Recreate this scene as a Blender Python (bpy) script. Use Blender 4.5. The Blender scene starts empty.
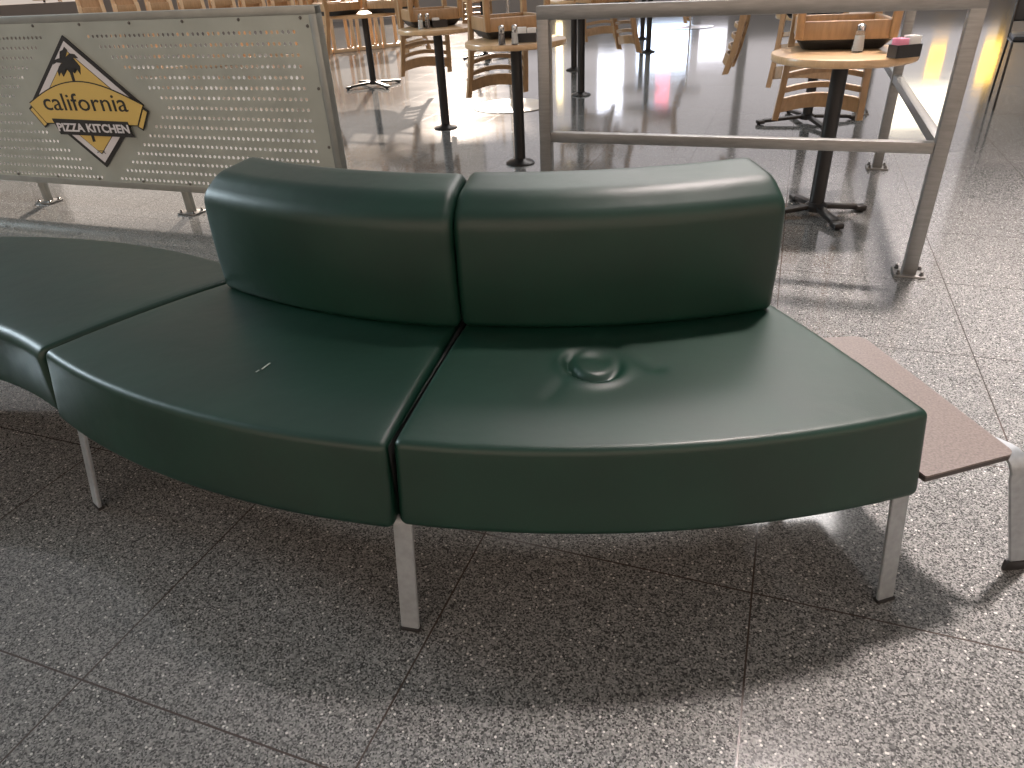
import bpy, bmesh, math, random
from mathutils import Vector, Matrix
random.seed(7)
PI = math.pi
R = math.radians
sc = bpy.context.scene
COL = sc.collection

# ------------------------------------------------------------------ camera frame (1024 x 768)
F_PX, PITCH, ROLL, CAM_H, YAW = 700.4, 0.544994, -0.0553362, 1.2, 0.374222
cp, sp, cr, sr = math.cos(PITCH), math.sin(PITCH), math.cos(ROLL), math.sin(ROLL)
_f = Vector((0, cp, -sp)); _u = Vector((0, sp, cp)); _r = Vector((1, 0, 0))
AX = cr*_r + sr*_u
AY = -sr*_r + cr*_u
AZ = -_f

def at(px, py, z=0.0):
    d = AX*((px-512)/F_PX) - AY*((py-384)/F_PX) + _f
    t = (z-CAM_H)/d.z
    return Vector((d.x*t, d.y*t, z))

DU = Vector((math.cos(YAW), -math.sin(YAW), 0))
DN = Vector((math.sin(YAW), math.cos(YAW), 0))
def tile(u, n, z=0.0):
    p = DU*u + DN*n
    return Vector((p.x, p.y, z))

# ------------------------------------------------------------------ materials
def new_mat(name):
    m = bpy.data.materials.new(name); m.use_nodes = True
    nt = m.node_tree
    return m, nt, nt.nodes['Principled BSDF']

def mat(name, col, rough=0.5, metal=0.0, spec=0.5, noise=0.0, scale=30.0, bump=0.0, bscale=200.0, stretch=None, coat=0.0, trans=0.0):
    m, nt, b = new_mat(name)
    b.inputs['Base Color'].default_value = (*col, 1)
    b.inputs['Roughness'].default_value = rough
    b.inputs['Metallic'].default_value = metal
    b.inputs['Specular IOR Level'].default_value = spec
    b.inputs['Coat Weight'].default_value = coat
    b.inputs['Transmission Weight'].default_value = trans
    tc = nt.nodes.new('ShaderNodeTexCoord')
    mp = nt.nodes.new('ShaderNodeMapping')
    nt.links.new(tc.outputs['Object'], mp.inputs['Vector'])
    if stretch: mp.inputs['Scale'].default_value = stretch
    if noise > 0:
        n = nt.nodes.new('ShaderNodeTexNoise'); n.inputs['Scale'].default_value = scale; n.inputs['Detail'].default_value = 5
        nt.links.new(mp.outputs['Vector'], n.inputs['Vector'])
        r = nt.nodes.new('ShaderNodeValToRGB')
        r.color_ramp.elements[0].position = 0.3; r.color_ramp.elements[1].position = 0.7
        r.color_ramp.elements[0].color = (*[c*(1-noise) for c in col], 1)
        r.color_ramp.elements[1].color = (*[min(1, c*(1+noise)) for c in col], 1)
        nt.links.new(n.outputs['Fac'], r.inputs['Fac'])
        nt.links.new(r.outputs['Color'], b.inputs['Base Color'])
    if bump > 0:
        n2 = nt.nodes.new('ShaderNodeTexNoise'); n2.inputs['Scale'].default_value = bscale; n2.inputs['Detail'].default_value = 3
        nt.links.new(mp.outputs['Vector'], n2.inputs['Vector'])
        bp = nt.nodes.new('ShaderNodeBump'); bp.inputs['Strength'].default_value = bump; bp.inputs['Distance'].default_value = 0.002
        nt.links.new(n2.outputs['Fac'], bp.inputs['Height'])
        nt.links.new(bp.outputs['Normal'], b.inputs['Normal'])
    return m

def leather_mat():
    m, nt, b = new_mat('green_leather')
    L = nt.links.new
    tc = nt.nodes.new('ShaderNodeTexCoord')
    n = nt.nodes.new('ShaderNodeTexNoise'); n.inputs['Scale'].default_value = 5; n.inputs['Detail'].default_value = 6
    L(tc.outputs['Object'], n.inputs['Vector'])
    r = nt.nodes.new('ShaderNodeValToRGB')
    r.color_ramp.elements[0].position = 0.35; r.color_ramp.elements[0].color = (0.0023, 0.0200, 0.0122, 1)
    r.color_ramp.elements[1].position = 0.7; r.color_ramp.elements[1].color = (0.0032, 0.0275, 0.0168, 1)
    L(n.outputs['Fac'], r.inputs['Fac']); L(r.outputs['Color'], b.inputs['Base Color'])
    rr = nt.nodes.new('ShaderNodeMapRange'); rr.inputs['To Min'].default_value = 0.36; rr.inputs['To Max'].default_value = 0.48
    L(n.outputs['Fac'], rr.inputs['Value']); L(rr.outputs['Result'], b.inputs['Roughness'])
    v = nt.nodes.new('ShaderNodeTexVoronoi'); v.inputs['Scale'].default_value = 420
    L(tc.outputs['Object'], v.inputs['Vector'])
    n3 = nt.nodes.new('ShaderNodeTexNoise'); n3.inputs['Scale'].default_value = 14; n3.inputs['Detail'].default_value = 2
    L(tc.outputs['Object'], n3.inputs['Vector'])
    b1 = nt.nodes.new('ShaderNodeBump'); b1.inputs['Strength'].default_value = 0.10; b1.inputs['Distance'].default_value = 0.001
    L(v.outputs['Distance'], b1.inputs['Height'])
    b2 = nt.nodes.new('ShaderNodeBump'); b2.inputs['Strength'].default_value = 0.12; b2.inputs['Distance'].default_value = 0.01
    L(n3.outputs['Fac'], b2.inputs['Height']); L(b1.outputs['Normal'], b2.inputs['Normal'])
    L(b2.outputs['Normal'], b.inputs['Normal'])
    b.inputs['Specular IOR Level'].default_value = 0.44
    return m

def floor_mat():
    m, nt, b = new_mat('terrazzo_floor')
    L = nt.links.new
    tc = nt.nodes.new('ShaderNodeTexCoord')
    obj = tc.outputs['Object']
    def voro(scale, seed):
        mp = nt.nodes.new('ShaderNodeMapping'); mp.inputs['Location'].default_value = (seed, seed*2, 0)
        L(obj, mp.inputs['Vector'])
        v = nt.nodes.new('ShaderNodeTexVoronoi'); v.inputs['Scale'].default_value = scale
        L(mp.outputs['Vector'], v.inputs['Vector'])
        s = nt.nodes.new('ShaderNodeSeparateColor'); L(v.outputs['Color'], s.inputs['Color'])
        return s, v
    s1, v1 = voro(320, 3.1)
    ramp = nt.nodes.new('ShaderNodeValToRGB'); cr_ = ramp.color_ramp; cr_.interpolation = 'CONSTANT'
    cr_.elements[0].position = 0.0; cr_.elements[0].color = (0.048, 0.048, 0.047, 1)
    cr_.elements[1].position = 0.22; cr_.elements[1].color = (0.105, 0.107, 0.103, 1)
    for p, c in ((0.45, (0.168, 0.168, 0.162)), (0.68, (0.225, 0.223, 0.216)), (0.90, (0.285, 0.280, 0.270))):
        e = cr_.elements.new(p); e.color = (*c, 1)
    L(s1.outputs['Red'], ramp.inputs['Fac'])
    s2, v2 = voro(115, 11.7)                                # sparse bigger pale chips
    gt = nt.nodes.new('ShaderNodeMath'); gt.operation = 'GREATER_THAN'; gt.inputs[1].default_value = 0.90
    L(s2.outputs['Green'], gt.inputs[0])
    lt = nt.nodes.new('ShaderNodeMath'); lt.operation = 'LESS_THAN'; lt.inputs[1].default_value = 0.30
    L(v2.outputs['Distance'], lt.inputs[0])
    mul = nt.nodes.new('ShaderNodeMath'); mul.operation = 'MULTIPLY'; L(gt.outputs[0], mul.inputs[0]); L(lt.outputs[0], mul.inputs[1])
    mix = nt.nodes.new('ShaderNodeMix'); mix.data_type = 'RGBA'
    L(mul.outputs[0], mix.inputs['Factor']); L(ramp.outputs['Color'], mix.inputs['A']); mix.inputs['B'].default_value = (0.52, 0.50, 0.47, 1)
    # slab to slab tone + cloudiness
    n = nt.nodes.new('ShaderNodeTexNoise'); n.inputs['Scale'].default_value = 1.3; n.inputs['Detail'].default_value = 3
    L(obj, n.inputs['Vector'])
    mr = nt.nodes.new('ShaderNodeMapRange'); mr.inputs['To Min'].default_value = 0.9; mr.inputs['To Max'].default_value = 1.12
    L(n.outputs['Fac'], mr.inputs['Value'])
    mm = nt.nodes.new('ShaderNodeMix'); mm.data_type = 'RGBA'; mm.blend_type = 'MULTIPLY'; mm.inputs['Factor'].default_value = 1
    L(mix.outputs['Result'], mm.inputs['A']); L(mr.outputs['Result'], mm.inputs['B'])
    # joints
    sx = nt.nodes.new('ShaderNodeSeparateXYZ'); L(obj, sx.inputs['Vector'])
    def joint(sock, off, pitch, half):
        a = nt.nodes.new('ShaderNodeMath'); a.operation = 'SUBTRACT'; L(sock, a.inputs[0]); a.inputs[1].default_value = off
        d = nt.nodes.new('ShaderNodeMath'); d.operation = 'PINGPONG'; L(a.outputs[0], d.inputs[0]); d.inputs[1].default_value = pitch/2
        c = nt.nodes.new('ShaderNodeMath'); c.operation = 'LESS_THAN'; L(d.outputs[0], c.inputs[0]); c.inputs[1].default_value = half
        return c
    j1 = joint(sx.outputs['X'], 0.0765, 0.6253, 0.002); j2 = joint(sx.outputs['Y'], 1.159, 0.628, 0.002)
    jm = nt.nodes.new('ShaderNodeMath'); jm.operation = 'MAXIMUM'; L(j1.outputs[0], jm.inputs[0]); L(j2.outputs[0], jm.inputs[1])
    fin = nt.nodes.new('ShaderNodeMix'); fin.data_type = 'RGBA'
    L(jm.outputs[0], fin.inputs['Factor']); L(mm.outputs['Result'], fin.inputs['A']); fin.inputs['B'].default_value = (0.055, 0.042, 0.036, 1)
    L(fin.outputs['Result'], b.inputs['Base Color'])
    n4 = nt.nodes.new('ShaderNodeTexNoise'); n4.inputs['Scale'].default_value = 3; n4.inputs['Detail'].default_value = 4
    L(obj, n4.inputs['Vector'])
    r4 = nt.nodes.new('ShaderNodeMapRange'); r4.inputs['To Min'].default_value = 0.07; r4.inputs['To Max'].default_value = 0.11
    L(n4.outputs['Fac'], r4.inputs['Value'])
    rj = nt.nodes.new('ShaderNodeMath'); rj.operation = 'MULTIPLY_ADD'; L(jm.outputs[0], rj.inputs[0]); rj.inputs[1].default_value = 0.06; L(r4.outputs['Result'], rj.inputs[2])
    L(rj.outputs[0], b.inputs['Roughness'])
    b.inputs['Specular IOR Level'].default_value = 0.75
    bp = nt.nodes.new('ShaderNodeBump'); bp.inputs['Strength'].default_value = 0.03; bp.inputs['Distance'].default_value = 0.02
    n5 = nt.nodes.new('ShaderNodeTexNoise'); n5.inputs['Scale'].default_value = 2.2; n5.inputs['Detail'].default_value = 2
    L(obj, n5.inputs['Vector']); L(n5.outputs['Fac'], bp.inputs['Height']); L(bp.outputs['Normal'], b.inputs['Normal'])
    return m

def emit_mat(name, col, strength):
    m, nt, b = new_mat(name)
    b.inputs['Base Color'].default_value = (0.02, 0.02, 0.02, 1)
    b.inputs['Emission Color'].default_value = (*col, 1)
    b.inputs['Emission Strength'].default_value = strength
    return m

M = {}
M['leather'] = leather_mat()
M['floor'] = floor_mat()
M['gap'] = mat('black_webbing', (0.006, 0.007, 0.007), 0.7)
M['leg'] = mat('grey_leg_metal', (0.27, 0.295, 0.31), 0.38, 0.35, noise=0.12, scale=60, bump=0.05)
M['rubber'] = mat('black_rubber', (0.012, 0.011, 0.011), 0.6)
M['steel'] = mat('brushed_steel', (0.235, 0.232, 0.222), 0.40, 0.65, noise=0.10, scale=18, stretch=(1, 1, 8), bump=0.05, bscale=120)
M['sheet'] = mat('perforated_sheet', (0.39, 0.415, 0.37), 0.45, 0.35, noise=0.10, scale=4)
M['panel_frame'] = mat('panel_frame_steel', (0.29, 0.30, 0.275), 0.42, 0.5, noise=0.08, scale=12)
M['bolt'] = mat('bolt_metal', (0.16, 0.15, 0.14), 0.4, 0.9)
M['plate'] = mat('speckled_brown_laminate', (0.125, 0.100, 0.088), 0.38, noise=0.35, scale=220)
M['plate_edge'] = mat('dark_laminate_edge', (0.035, 0.028, 0.024), 0.5)
M['wood'] = mat('honey_wood', (0.37, 0.225, 0.110), 0.38, noise=0.16, scale=10, stretch=(6, 6, 1), coat=0.15)
M['wood_pale'] = mat('pale_wood', (0.58, 0.40, 0.24), 0.42, noise=0.12, scale=8, stretch=(6, 6, 1))
M['top'] = mat('wood_laminate_top', (0.56, 0.37, 0.20), 0.28, noise=0.10, scale=14, stretch=(1, 9, 1), coat=0.3)
M['iron'] = mat('black_iron', (0.016, 0.014, 0.013), 0.38, 0.3, bump=0.1, bscale=90)
M['vinyl'] = mat('black_vinyl', (0.011, 0.011, 0.012), 0.42, bump=0.08)
M['chrome'] = mat('chrome', (0.6, 0.6, 0.6), 0.18, 1.0)
M['white_disc'] = mat('white_enamel', (0.72, 0.66, 0.58), 0.35)
M['glass'] = mat('clear_glass', (0.9, 0.92, 0.92), 0.06, trans=0.9)
M['salt'] = mat('white_salt', (0.85, 0.84, 0.82), 0.8)
M['pepper'] = mat('ground_pepper', (0.10, 0.06, 0.045), 0.9)
M['pink'] = mat('pink_paper', (0.80, 0.30, 0.42), 0.7)
M['white'] = mat('white_paper', (0.75, 0.75, 0.73), 0.7)
M['black_plastic'] = mat('black_plastic', (0.012, 0.012, 0.013), 0.35)
M['sign_black'] = mat('sign_black', (0.016, 0.014, 0.012), 0.5)
M['sign_white'] = mat('sign_white', (0.62, 0.61, 0.62), 0.5)
M['sign_gold'] = mat('sign_gold', (0.60, 0.43, 0.12), 0.5)
M['wall'] = mat('wall_paint', (0.30, 0.27, 0.25), 0.8)
M['frame'] = mat('dark_tube', (0.05, 0.047, 0.045), 0.3, 0.7)

# ------------------------------------------------------------------ mesh builder
class MB:
    def __init__(self): self.bm = bmesh.new()
    def _xf(self, vs, mx):
        if mx is not None: bmesh.ops.transform(self.bm, matrix=mx, verts=vs)
    def box(self, c, s, rot=None, bev=0.0, seg=2):
        b = bmesh.new()
        bmesh.ops.create_cube(b, size=1.0)
        bmesh.ops.scale(b, vec=Vector(s), verts=b.verts)
        if bev > 0:
            bmesh.ops.bevel(b, geom=list(b.edges), offset=bev, segments=seg, profile=0.5, affect='EDGES')
        mx = Matrix.Translation(Vector(c))
        if rot is not None: mx = mx @ (rot.to_4x4() if isinstance(rot, Matrix) else Matrix.Rotation(rot, 4, 'Z'))
        self._merge(b, mx); return self
    def _merge(self, b, mx=None):
        if mx is not None: bmesh.ops.transform(b, matrix=mx, verts=b.verts)
        me = bpy.data.meshes.new('tmp'); b.to_mesh(me); b.free()
        self.bm.from_mesh(me); bpy.data.meshes.remove(me)
    def beam(self, a, b, w, h, up=(0, 0, 1), bev=0.0):
        """box beam from a to b: w across, h along 'up'."""
        a, b = Vector(a), Vector(b); z = (b-a); ln = z.length; z.normalize()
        up = Vector(up); x = up.cross(z)
        if x.length < 1e-5: x = Vector((1, 0, 0))
        x.normalize(); y = z.cross(x)
        m = Matrix((x, y, z)).transposed()
        self.box((a+b)/2, (w, h, ln), m, bev); return self
    def strip(self, pts, wdir, w, t):
        """flat bar following pts, width w along wdir, thickness t."""
        wd = Vector(wdir).normalized(); n = len(pts); rings = []
        pts = [Vector(p) for p in pts]
        for i, p in enumerate(pts):
            tg = (pts[min(i+1, n-1)]-pts[max(i-1, 0)]).normalized()
            nn = wd.cross(tg).normalized()
            bw, bt = w/2, t/2; c = min(0.002, bt*0.6)
            ring = []
            for (sw, st) in ((-bw, -bt+c), (-bw+c, -bt), (bw-c, -bt), (bw, -bt+c), (bw, bt-c), (bw-c, bt), (-bw+c, bt), (-bw, bt-c)):
                ring.append(self.bm.verts.new(p + wd*sw + nn*st))
            rings.append(ring)
        for i in range(n-1):
            for k in range(8):
                self.bm.faces.new((rings[i][k], rings[i][(k+1) % 8], rings[i+1][(k+1) % 8], rings[i+1][k]))
        self.bm.faces.new(rings[0]); self.bm.faces.new(rings[-1][::-1]); return self
    def tube(self, pts, r, n=12):
        pts = [Vector(p) for p in pts]; rings = []; prev = None
        for i, p in enumerate(pts):
            tg = (pts[min(i+1, len(pts)-1)]-pts[max(i-1, 0)]).normalized()
            if prev is None:
                a = Vector((1, 0, 0)) if abs(tg.x) < 0.9 else Vector((0, 1, 0))
                x = a - tg*a.dot(tg)
            else: x = prev - tg*prev.dot(tg)
            x.normalize(); y = tg.cross(x); prev = x
            rr = r[i] if isinstance(r, (list, tuple)) else r
            rings.append([self.bm.verts.new(p + (x*math.cos(2*PI*k/n) + y*math.sin(2*PI*k/n))*rr) for k in range(n)])
        for i in range(len(pts)-1):
            for k in range(n):
                self.bm.faces.new((rings[i][k], rings[i][(k+1) % n], rings[i+1][(k+1) % n], rings[i+1][k]))
        self.bm.faces.new(rings[0][::-1]); self.bm.faces.new(rings[-1]); return self
    def lathe(self, prof, c=(0, 0, 0), n=32):
        c = Vector(c); rings = []
        for (r, z) in prof:
            rings.append([self.bm.verts.new(c + Vector((max(r, 1e-4)*math.cos(2*PI*k/n), max(r, 1e-4)*math.sin(2*PI*k/n), z))) for k in range(n)])
        for i in range(len(prof)-1):
            for k in range(n):
                self.bm.faces.new((rings[i][k], rings[i][(k+1) % n], rings[i+1][(k+1) % n], rings[i+1][k]))
        self.bm.faces.new(rings[0][::-1]); self.bm.faces.new(rings[-1]); return self
    def prism(self, poly, z0, z1, mx=None):
        vs = [self.bm.verts.new((x, y, z0)) for x, y in poly]; ws = [self.bm.verts.new((x, y, z1)) for x, y in poly]
        n = len(poly)
        self.bm.faces.new(vs[::-1]); self.bm.faces.new(ws)
        for k in range(n): self.bm.faces.new((vs[k], vs[(k+1) % n], ws[(k+1) % n], ws[k]))
        self._xf(vs+ws, mx); return self
    def build(self, name, m, parent=None, smooth=35, loc=None, rot=None):
        bmesh.ops.recalc_face_normals(self.bm, faces=self.bm.faces)
        me = bpy.data.meshes.new(name); self.bm.to_mesh(me); self.bm.free()
        me.materials.append(M[m] if isinstance(m, str) else m)
        if smooth:
            me.polygons.foreach_set('use_smooth', [True]*len(me.polygons))
            me.set_sharp_from_angle(angle=R(smooth))
        o = bpy.data.objects.new(name, me); COL.objects.link(o)
        if parent is not None: o.parent = parent
        if loc is not None: o.location = loc
        if rot is not None: o.rotation_euler = (0, 0, rot)
        return o

def tag(o, label, cat, group=None, kind=None):
    o['label'] = label; o['category'] = cat
    if group: o['group'] = group
    if kind: o['kind'] = kind
    return o
def thing(name, label, cat, loc=(0, 0, 0), rot=0.0, group=None):
    e = bpy.data.objects.new(name, None); COL.objects.link(e); e.empty_display_size = 0.1
    e.location = loc; e.rotation_euler = (0, 0, rot)
    return tag(e, label, cat, group)
def structure(o, label=None):
    o['kind'] = 'structure'
    if label: o['label'] = label
    return o
def copy_tree(o, parent=None):
    c = o.copy(); COL.objects.link(c)
    if parent is not None: c.parent = parent
    for ch in list(o.children): copy_tree(ch, c)
    return c

def arc(c, r, a0, a1, n):
    return [(c[0]+r*math.cos(a0+(a1-a0)*i/n), c[1]+r*math.sin(a0+(a1-a0)*i/n)) for i in range(n+1)]

# ------------------------------------------------------------------ setting
fl = MB().box((0, 9, -0.05), (60, 60, 0.1)).build('floor', 'floor', smooth=0, rot=-YAW)
structure(fl, 'polished grey terrazzo floor laid in large square slabs')

# far wall: tall unseen opening assumed for the sun on the left part, solid with lit displays on the right
Y_FAR = 21.0
w = MB()
X_OPEN0, X_OPEN1 = -13.0, -0.45
w.box(((X_OPEN1+14)/2, Y_FAR, 5), (14-X_OPEN1, 0.3, 10))
w.box(((X_OPEN0-14)/2, Y_FAR, 5), (14+X_OPEN0, 0.3, 10))
w.box(((X_OPEN0+X_OPEN1)/2, Y_FAR, 0.4), (X_OPEN1-X_OPEN0, 0.3, 0.8))
w.box(((X_OPEN0+X_OPEN1)/2, Y_FAR, 8.19), (X_OPEN1-X_OPEN0, 0.3, 3.62))
w.box((-1.05, Y_FAR, 6.15), (1.2, 0.3, 0.95))  # infill added to cut the sun off part of the floor
structure(w.build('wall_far', 'wall', smooth=0))
structure(MB().box((14, 8, 3.5), (0.3, 26, 7)).build('wall_right', 'wall', smooth=0))
structure(MB().box((-14, 8, 3.5), (0.3, 26, 7)).build('wall_left', 'wall', smooth=0))
structure(MB().box((0, -5, 3.5), (28, 0.3, 7)).build('wall_near', 'wall', smooth=0))

# ------------------------------------------------------------------ bench
CX, CY = 0.262, 2.939
def rounded_poly(poly, radii, inset, nseg=6, sub=None):
    """convex polygon (ccw) offset inward by inset with rounded corners; constant topology."""
    n = len(poly); lines = []
    for i in range(n):
        a, b = Vector(poly[i]), Vector(poly[(i+1) % n]); d = (b-a).normalized(); nrm = Vector((-d.y, d.x))
        lines.append((a+nrm*inset, d))
    cs = []
    for i in range(n):
        (p, d), (q, e) = lines[i-1], lines[i]
        den = d.x*e.y-d.y*e.x
        t = ((q.x-p.x)*e.y-(q.y-p.y)*e.x)/den
        cs.append(p+d*t)
    out = []
    for i in range(n):
        d0 = lines[i-1][1]; d1 = lines[i][1]
        r = max(radii[i]-inset, 0.0015)
        half = math.acos(max(-1, min(1, d0.dot(d1))))/2
        tl = r*math.tan(half)
        A = cs[i]-d0*tl; ctr = A + Vector((-d0.y, d0.x))*r
        a0 = math.atan2((A-ctr).y, (A-ctr).x)
        for k in range(nseg+1):
            a = a0+2*half*k/nseg
            out.append(ctr+Vector((math.cos(a), math.sin(a)))*r)
        nxt = (i+1) % n
        r2 = max(radii[nxt]-inset, 0.0015); half2 = math.acos(max(-1, min(1, lines[i][1].dot(lines[nxt][1]))))/2
        B = cs[nxt]-lines[i][1]*(r2*math.tan(half2)); A2 = out[-1].copy()
        m = sub[i] if sub else 4
        for k in range(1, m): out.append(A2.lerp(B, k/m))
    return out

def sweep(name, center, poly, radii, th0, th1, nseg, rend, sub, mat_, parent, origin, disp=None, flip=False, rmid=1.7):
    """cushion: profile polygon in (r, z) swept between angles th0..th1 with rounded ends."""
    b = MB(); sl = []
    K = 5; ra = rend/rmid
    for k in range(K):
        a = PI/2*k/K; sl.append((th0+ra*(1-math.sin(a)) if False else th0+ra*(1-math.cos(a)), rend*(1-math.sin(a))))
    for k in range(nseg+1): sl.append((th0+ra+(th1-th0-2*ra)*k/nseg, 0.0))
    for k in range(K-1, -1, -1):
        a = PI/2*k/K; sl.append((th1-ra*(1-math.cos(a)), rend*(1-math.sin(a))))
    rings = []
    for th, ins in sl:
        pr = rounded_poly(poly, radii, ins, sub=sub)
        ring = []
        for p in pr:
            P = Vector((center[0]+p.x*math.cos(th), center[1]+p.x*math.sin(th), p.y))
            if disp: P = disp(P, p.x, th)
            ring.append(b.bm.verts.new(P-origin))
        rings.append(ring)
    n = len(rings[0])
    for i in range(len(rings)-1):
        for k in range(n):
            b.bm.faces.new((rings[i][k], rings[i][(k+1) % n], rings[i+1][(k+1) % n], rings[i+1][k]))
    b.bm.faces.new(rings[0][::-1]); b.bm.faces.new(rings[-1])
    return b.build(name, mat_, parent, smooth=50)

ORI = Vector((CX, 1.3, 0))
bench = thing('bench', 'long curved dark green leather bench with two backrests and grey flat metal legs', 'bench', ORI)
A0, A1, A2 = R(-135), R(-104.55), R(-75)
RF, RB = 1.966, 1.375
ZB, ZT = 0.277, 0.458
G = 0.0035/1.7
# the middle section is swung a little about the front of its joint with the right one
TURN = R(1.25)
_pv = Vector((CX+1.966*math.cos(A1), CY+1.966*math.sin(A1)))
_cv = Vector((CX, CY))-_pv
CM = (_pv.x+_cv.x*math.cos(TURN)-_cv.y*math.sin(TURN), _pv.y+_cv.x*math.sin(TURN)+_cv.y*math.cos(TURN))
CM = (CM[0]-0.002, CM[1]-0.014)
B0, B1 = A0+TURN+R(1.0), A1+TURN
seat_poly = [(RB, ZB), (RF+0.022, ZB), (RF-0.008, ZT), (RB, ZT)]
seat_rad = [0.02, 0.016, 0.017, 0.03]
seat_sub = [6, 8, 44, 6]

D0 = at(593, 366, ZT); D1 = at(654, 370, ZT); D2 = at(602, 341, ZT)
def crown(amount):
    def f(P, r, th):
        if P.z > ZT-0.03:
            k = (P.z-(ZT-0.03))/0.03
            s = (r-RB)/(RF-RB)
            P.z += amount*k*max(0, 4*s*(1-s))
        return P
    return f
def seat_disp(P, r, th):
    P = crown(0.008)(P, r, th)
    if P.z > ZT-0.02:
        d = Vector((P.x-D0.x, P.y-D0.y*1.0)); rad = d.length; ang = math.atan2(d.y, d.x)
        # crescent crease open to the upper right
        d.y *= 0.80; rad = d.length
        wgt = (0.5+0.5*math.cos(ang-R(238)))**1.3
        P.z -= 0.017*math.exp(-((rad-0.052)/0.0095)**2)*wgt*1.3
        P.z += 0.006*math.exp(-((rad-0.070)/0.012)**2)*wgt
        tilt = (d.x*math.cos(R(40))+d.y*math.sin(R(40)))/0.05
        P.z += 0.0075*math.exp(-(rad/0.045)**2)*(-0.3-0.9*tilt)
        P.z -= 0.005*math.exp(-((rad-0.028)/0.013)**2)*max(0, math.cos(ang-R(70)))
        # long fold running off to the right, short one above
        for (a, b, amp, wd) in ((D2, D1, 0.0055, 0.020), (at(548, 402, ZT), at(566, 380, ZT), 0.0018, 0.014)):
            ab = Vector((b.x-a.x, b.y-a.y)); t = max(0, min(1, ((P.x-a.x)*ab.x+(P.y-a.y)*ab.y)/ab.length_squared))
            q = Vector((a.x+ab.x*t, a.y+ab.y*t)); dd = math.hypot(P.x-q.x, P.y-q.y)
            P.z -= amp*math.exp(-(dd/wd)**2)
    return P
sweep('seat', CM, seat_poly, seat_rad, B0+G, B1-G, 50, 0.014, seat_sub, 'leather', bench, ORI, crown(0.010))
sweep('seat', (CX, CY), seat_poly, seat_rad, A1+G, A2-G, 110, 0.016, [6, 8, 80, 6], 'leather', bench, ORI, seat_disp)
# backless section curving the other way
DC = RF+RB
C2 = (CM[0]+DC*math.cos(B0), CM[1]+DC*math.sin(B0)); O0 = B0+PI
ott_poly = [(RB+0.012-0.025, ZB), (RF+0.0, ZB), (RF, ZT), (RB+0.02-0.025, ZT)]
o_ott = sweep('ottoman_seat', C2, ott_poly, [0.02, 0.02, 0.03, 0.028], O0+G*2.5, O0+R(60), 70, 0.014, [6, 6, 40, 8], 'leather', bench, ORI, crown(0.010))
# backrests
bk_poly = [(1.305, 0.462), (1.500, 0.462), (1.496, 0.722), (1.440, 0.767), (1.312, 0.789)]
bk_rad = [0.02, 0.018, 0.055, 0.08, 0.03]
def back_disp(P, r, th):
    if P.z > 0.47: 
        s = (P.z-0.46)/0.3
        rr = 0.006*math.sin(PI*max(0, min(1, s)))          # padding bulge
        P.x += rr*math.cos(th)*(1 if r > 1.44 else -1); P.y += rr*math.sin(th)*(1 if r > 1.44 else -1)
    return P
sweep('backrest', CM, bk_poly, bk_rad, B0+R(1.2), B1+R(0.40), 50, 0.022, [5, 12, 6, 5, 8], 'leather', bench, ORI, back_disp, rmid=1.45)
sweep('backrest', (CX, CY), bk_poly, bk_rad, A1+R(0.0), A2-R(1.0), 50, 0.022, [5, 12, 6, 5, 8], 'leather', bench, ORI, back_disp, rmid=1.45)
# dark webbing in the joints and frame rails below the seats
def radial(th, r, z, c=(CX, CY)): return Vector((c[0]+r*math.cos(th), c[1]+r*math.sin(th), z))
for th, cc in ((B0, CM),):
    b = MB(); a_, b_ = radial(th, RB+0.02, (ZB+ZT)/2-0.004, cc), radial(th, RF-0.012, (ZB+ZT)/2-0.004, cc)
    b.beam(a_-ORI, b_-ORI, 0.006, ZT-ZB-0.02); b.build('joint_strip', 'gap', bench)
zj = ZT-0.004
wedge = [radial(A1, RF-0.012, 0)-ORI, radial(A1, RB+0.01, 0)-ORI, radial(B1, RB+0.01, 0, CM)-ORI, radial(B1, RF-0.012, 0, CM)-ORI]
MB().prism([(p.x, p.y) for p in wedge], ZB+0.01, zj).build('joint_strip', 'gap', bench, smooth=0)
b = MB(); b.beam(radial(A1+R(0.02), 1.34, 0.57)-ORI, radial(A1+R(0.02), 1.42, 0.57)-ORI, 0.010, 0.18); b.build('joint_strip', 'gap', bench)
b = MB(); rings = []
for c, t0, t1, r in (((CX, CY), A1, R(-75.8), 1.66), (CM, B0, B1, 1.66), (C2, O0+R(0.5), O0+R(58), 1.66)):
    pts = [radial(t0+(t1-t0)*k/24, r, ZB-0.014, c)-ORI for k in range(25)]
    b.strip(pts, (0, 0, 1), 0.03, 0.04)
b.build('seat_frame', 'gap', bench)
for c, t0, t1 in (((CX, CY), A1+R(1), R(-78)), (CM, B0+R(1.5), B1-R(1)), (C2, O0+R(1.5), O0+R(56))):  # added unseen strips that keep low far light off the floor below the seats
    rr_ = 1.60 if c != C2 else 1.70
    MB().strip([radial(t0+(t1-t0)*k/20, rr_, 0.19, c)-ORI for k in range(21)], (0, 0, 1), 0.155, 0.02).build('light_block_strip', 'gap', bench, smooth=40)

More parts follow.
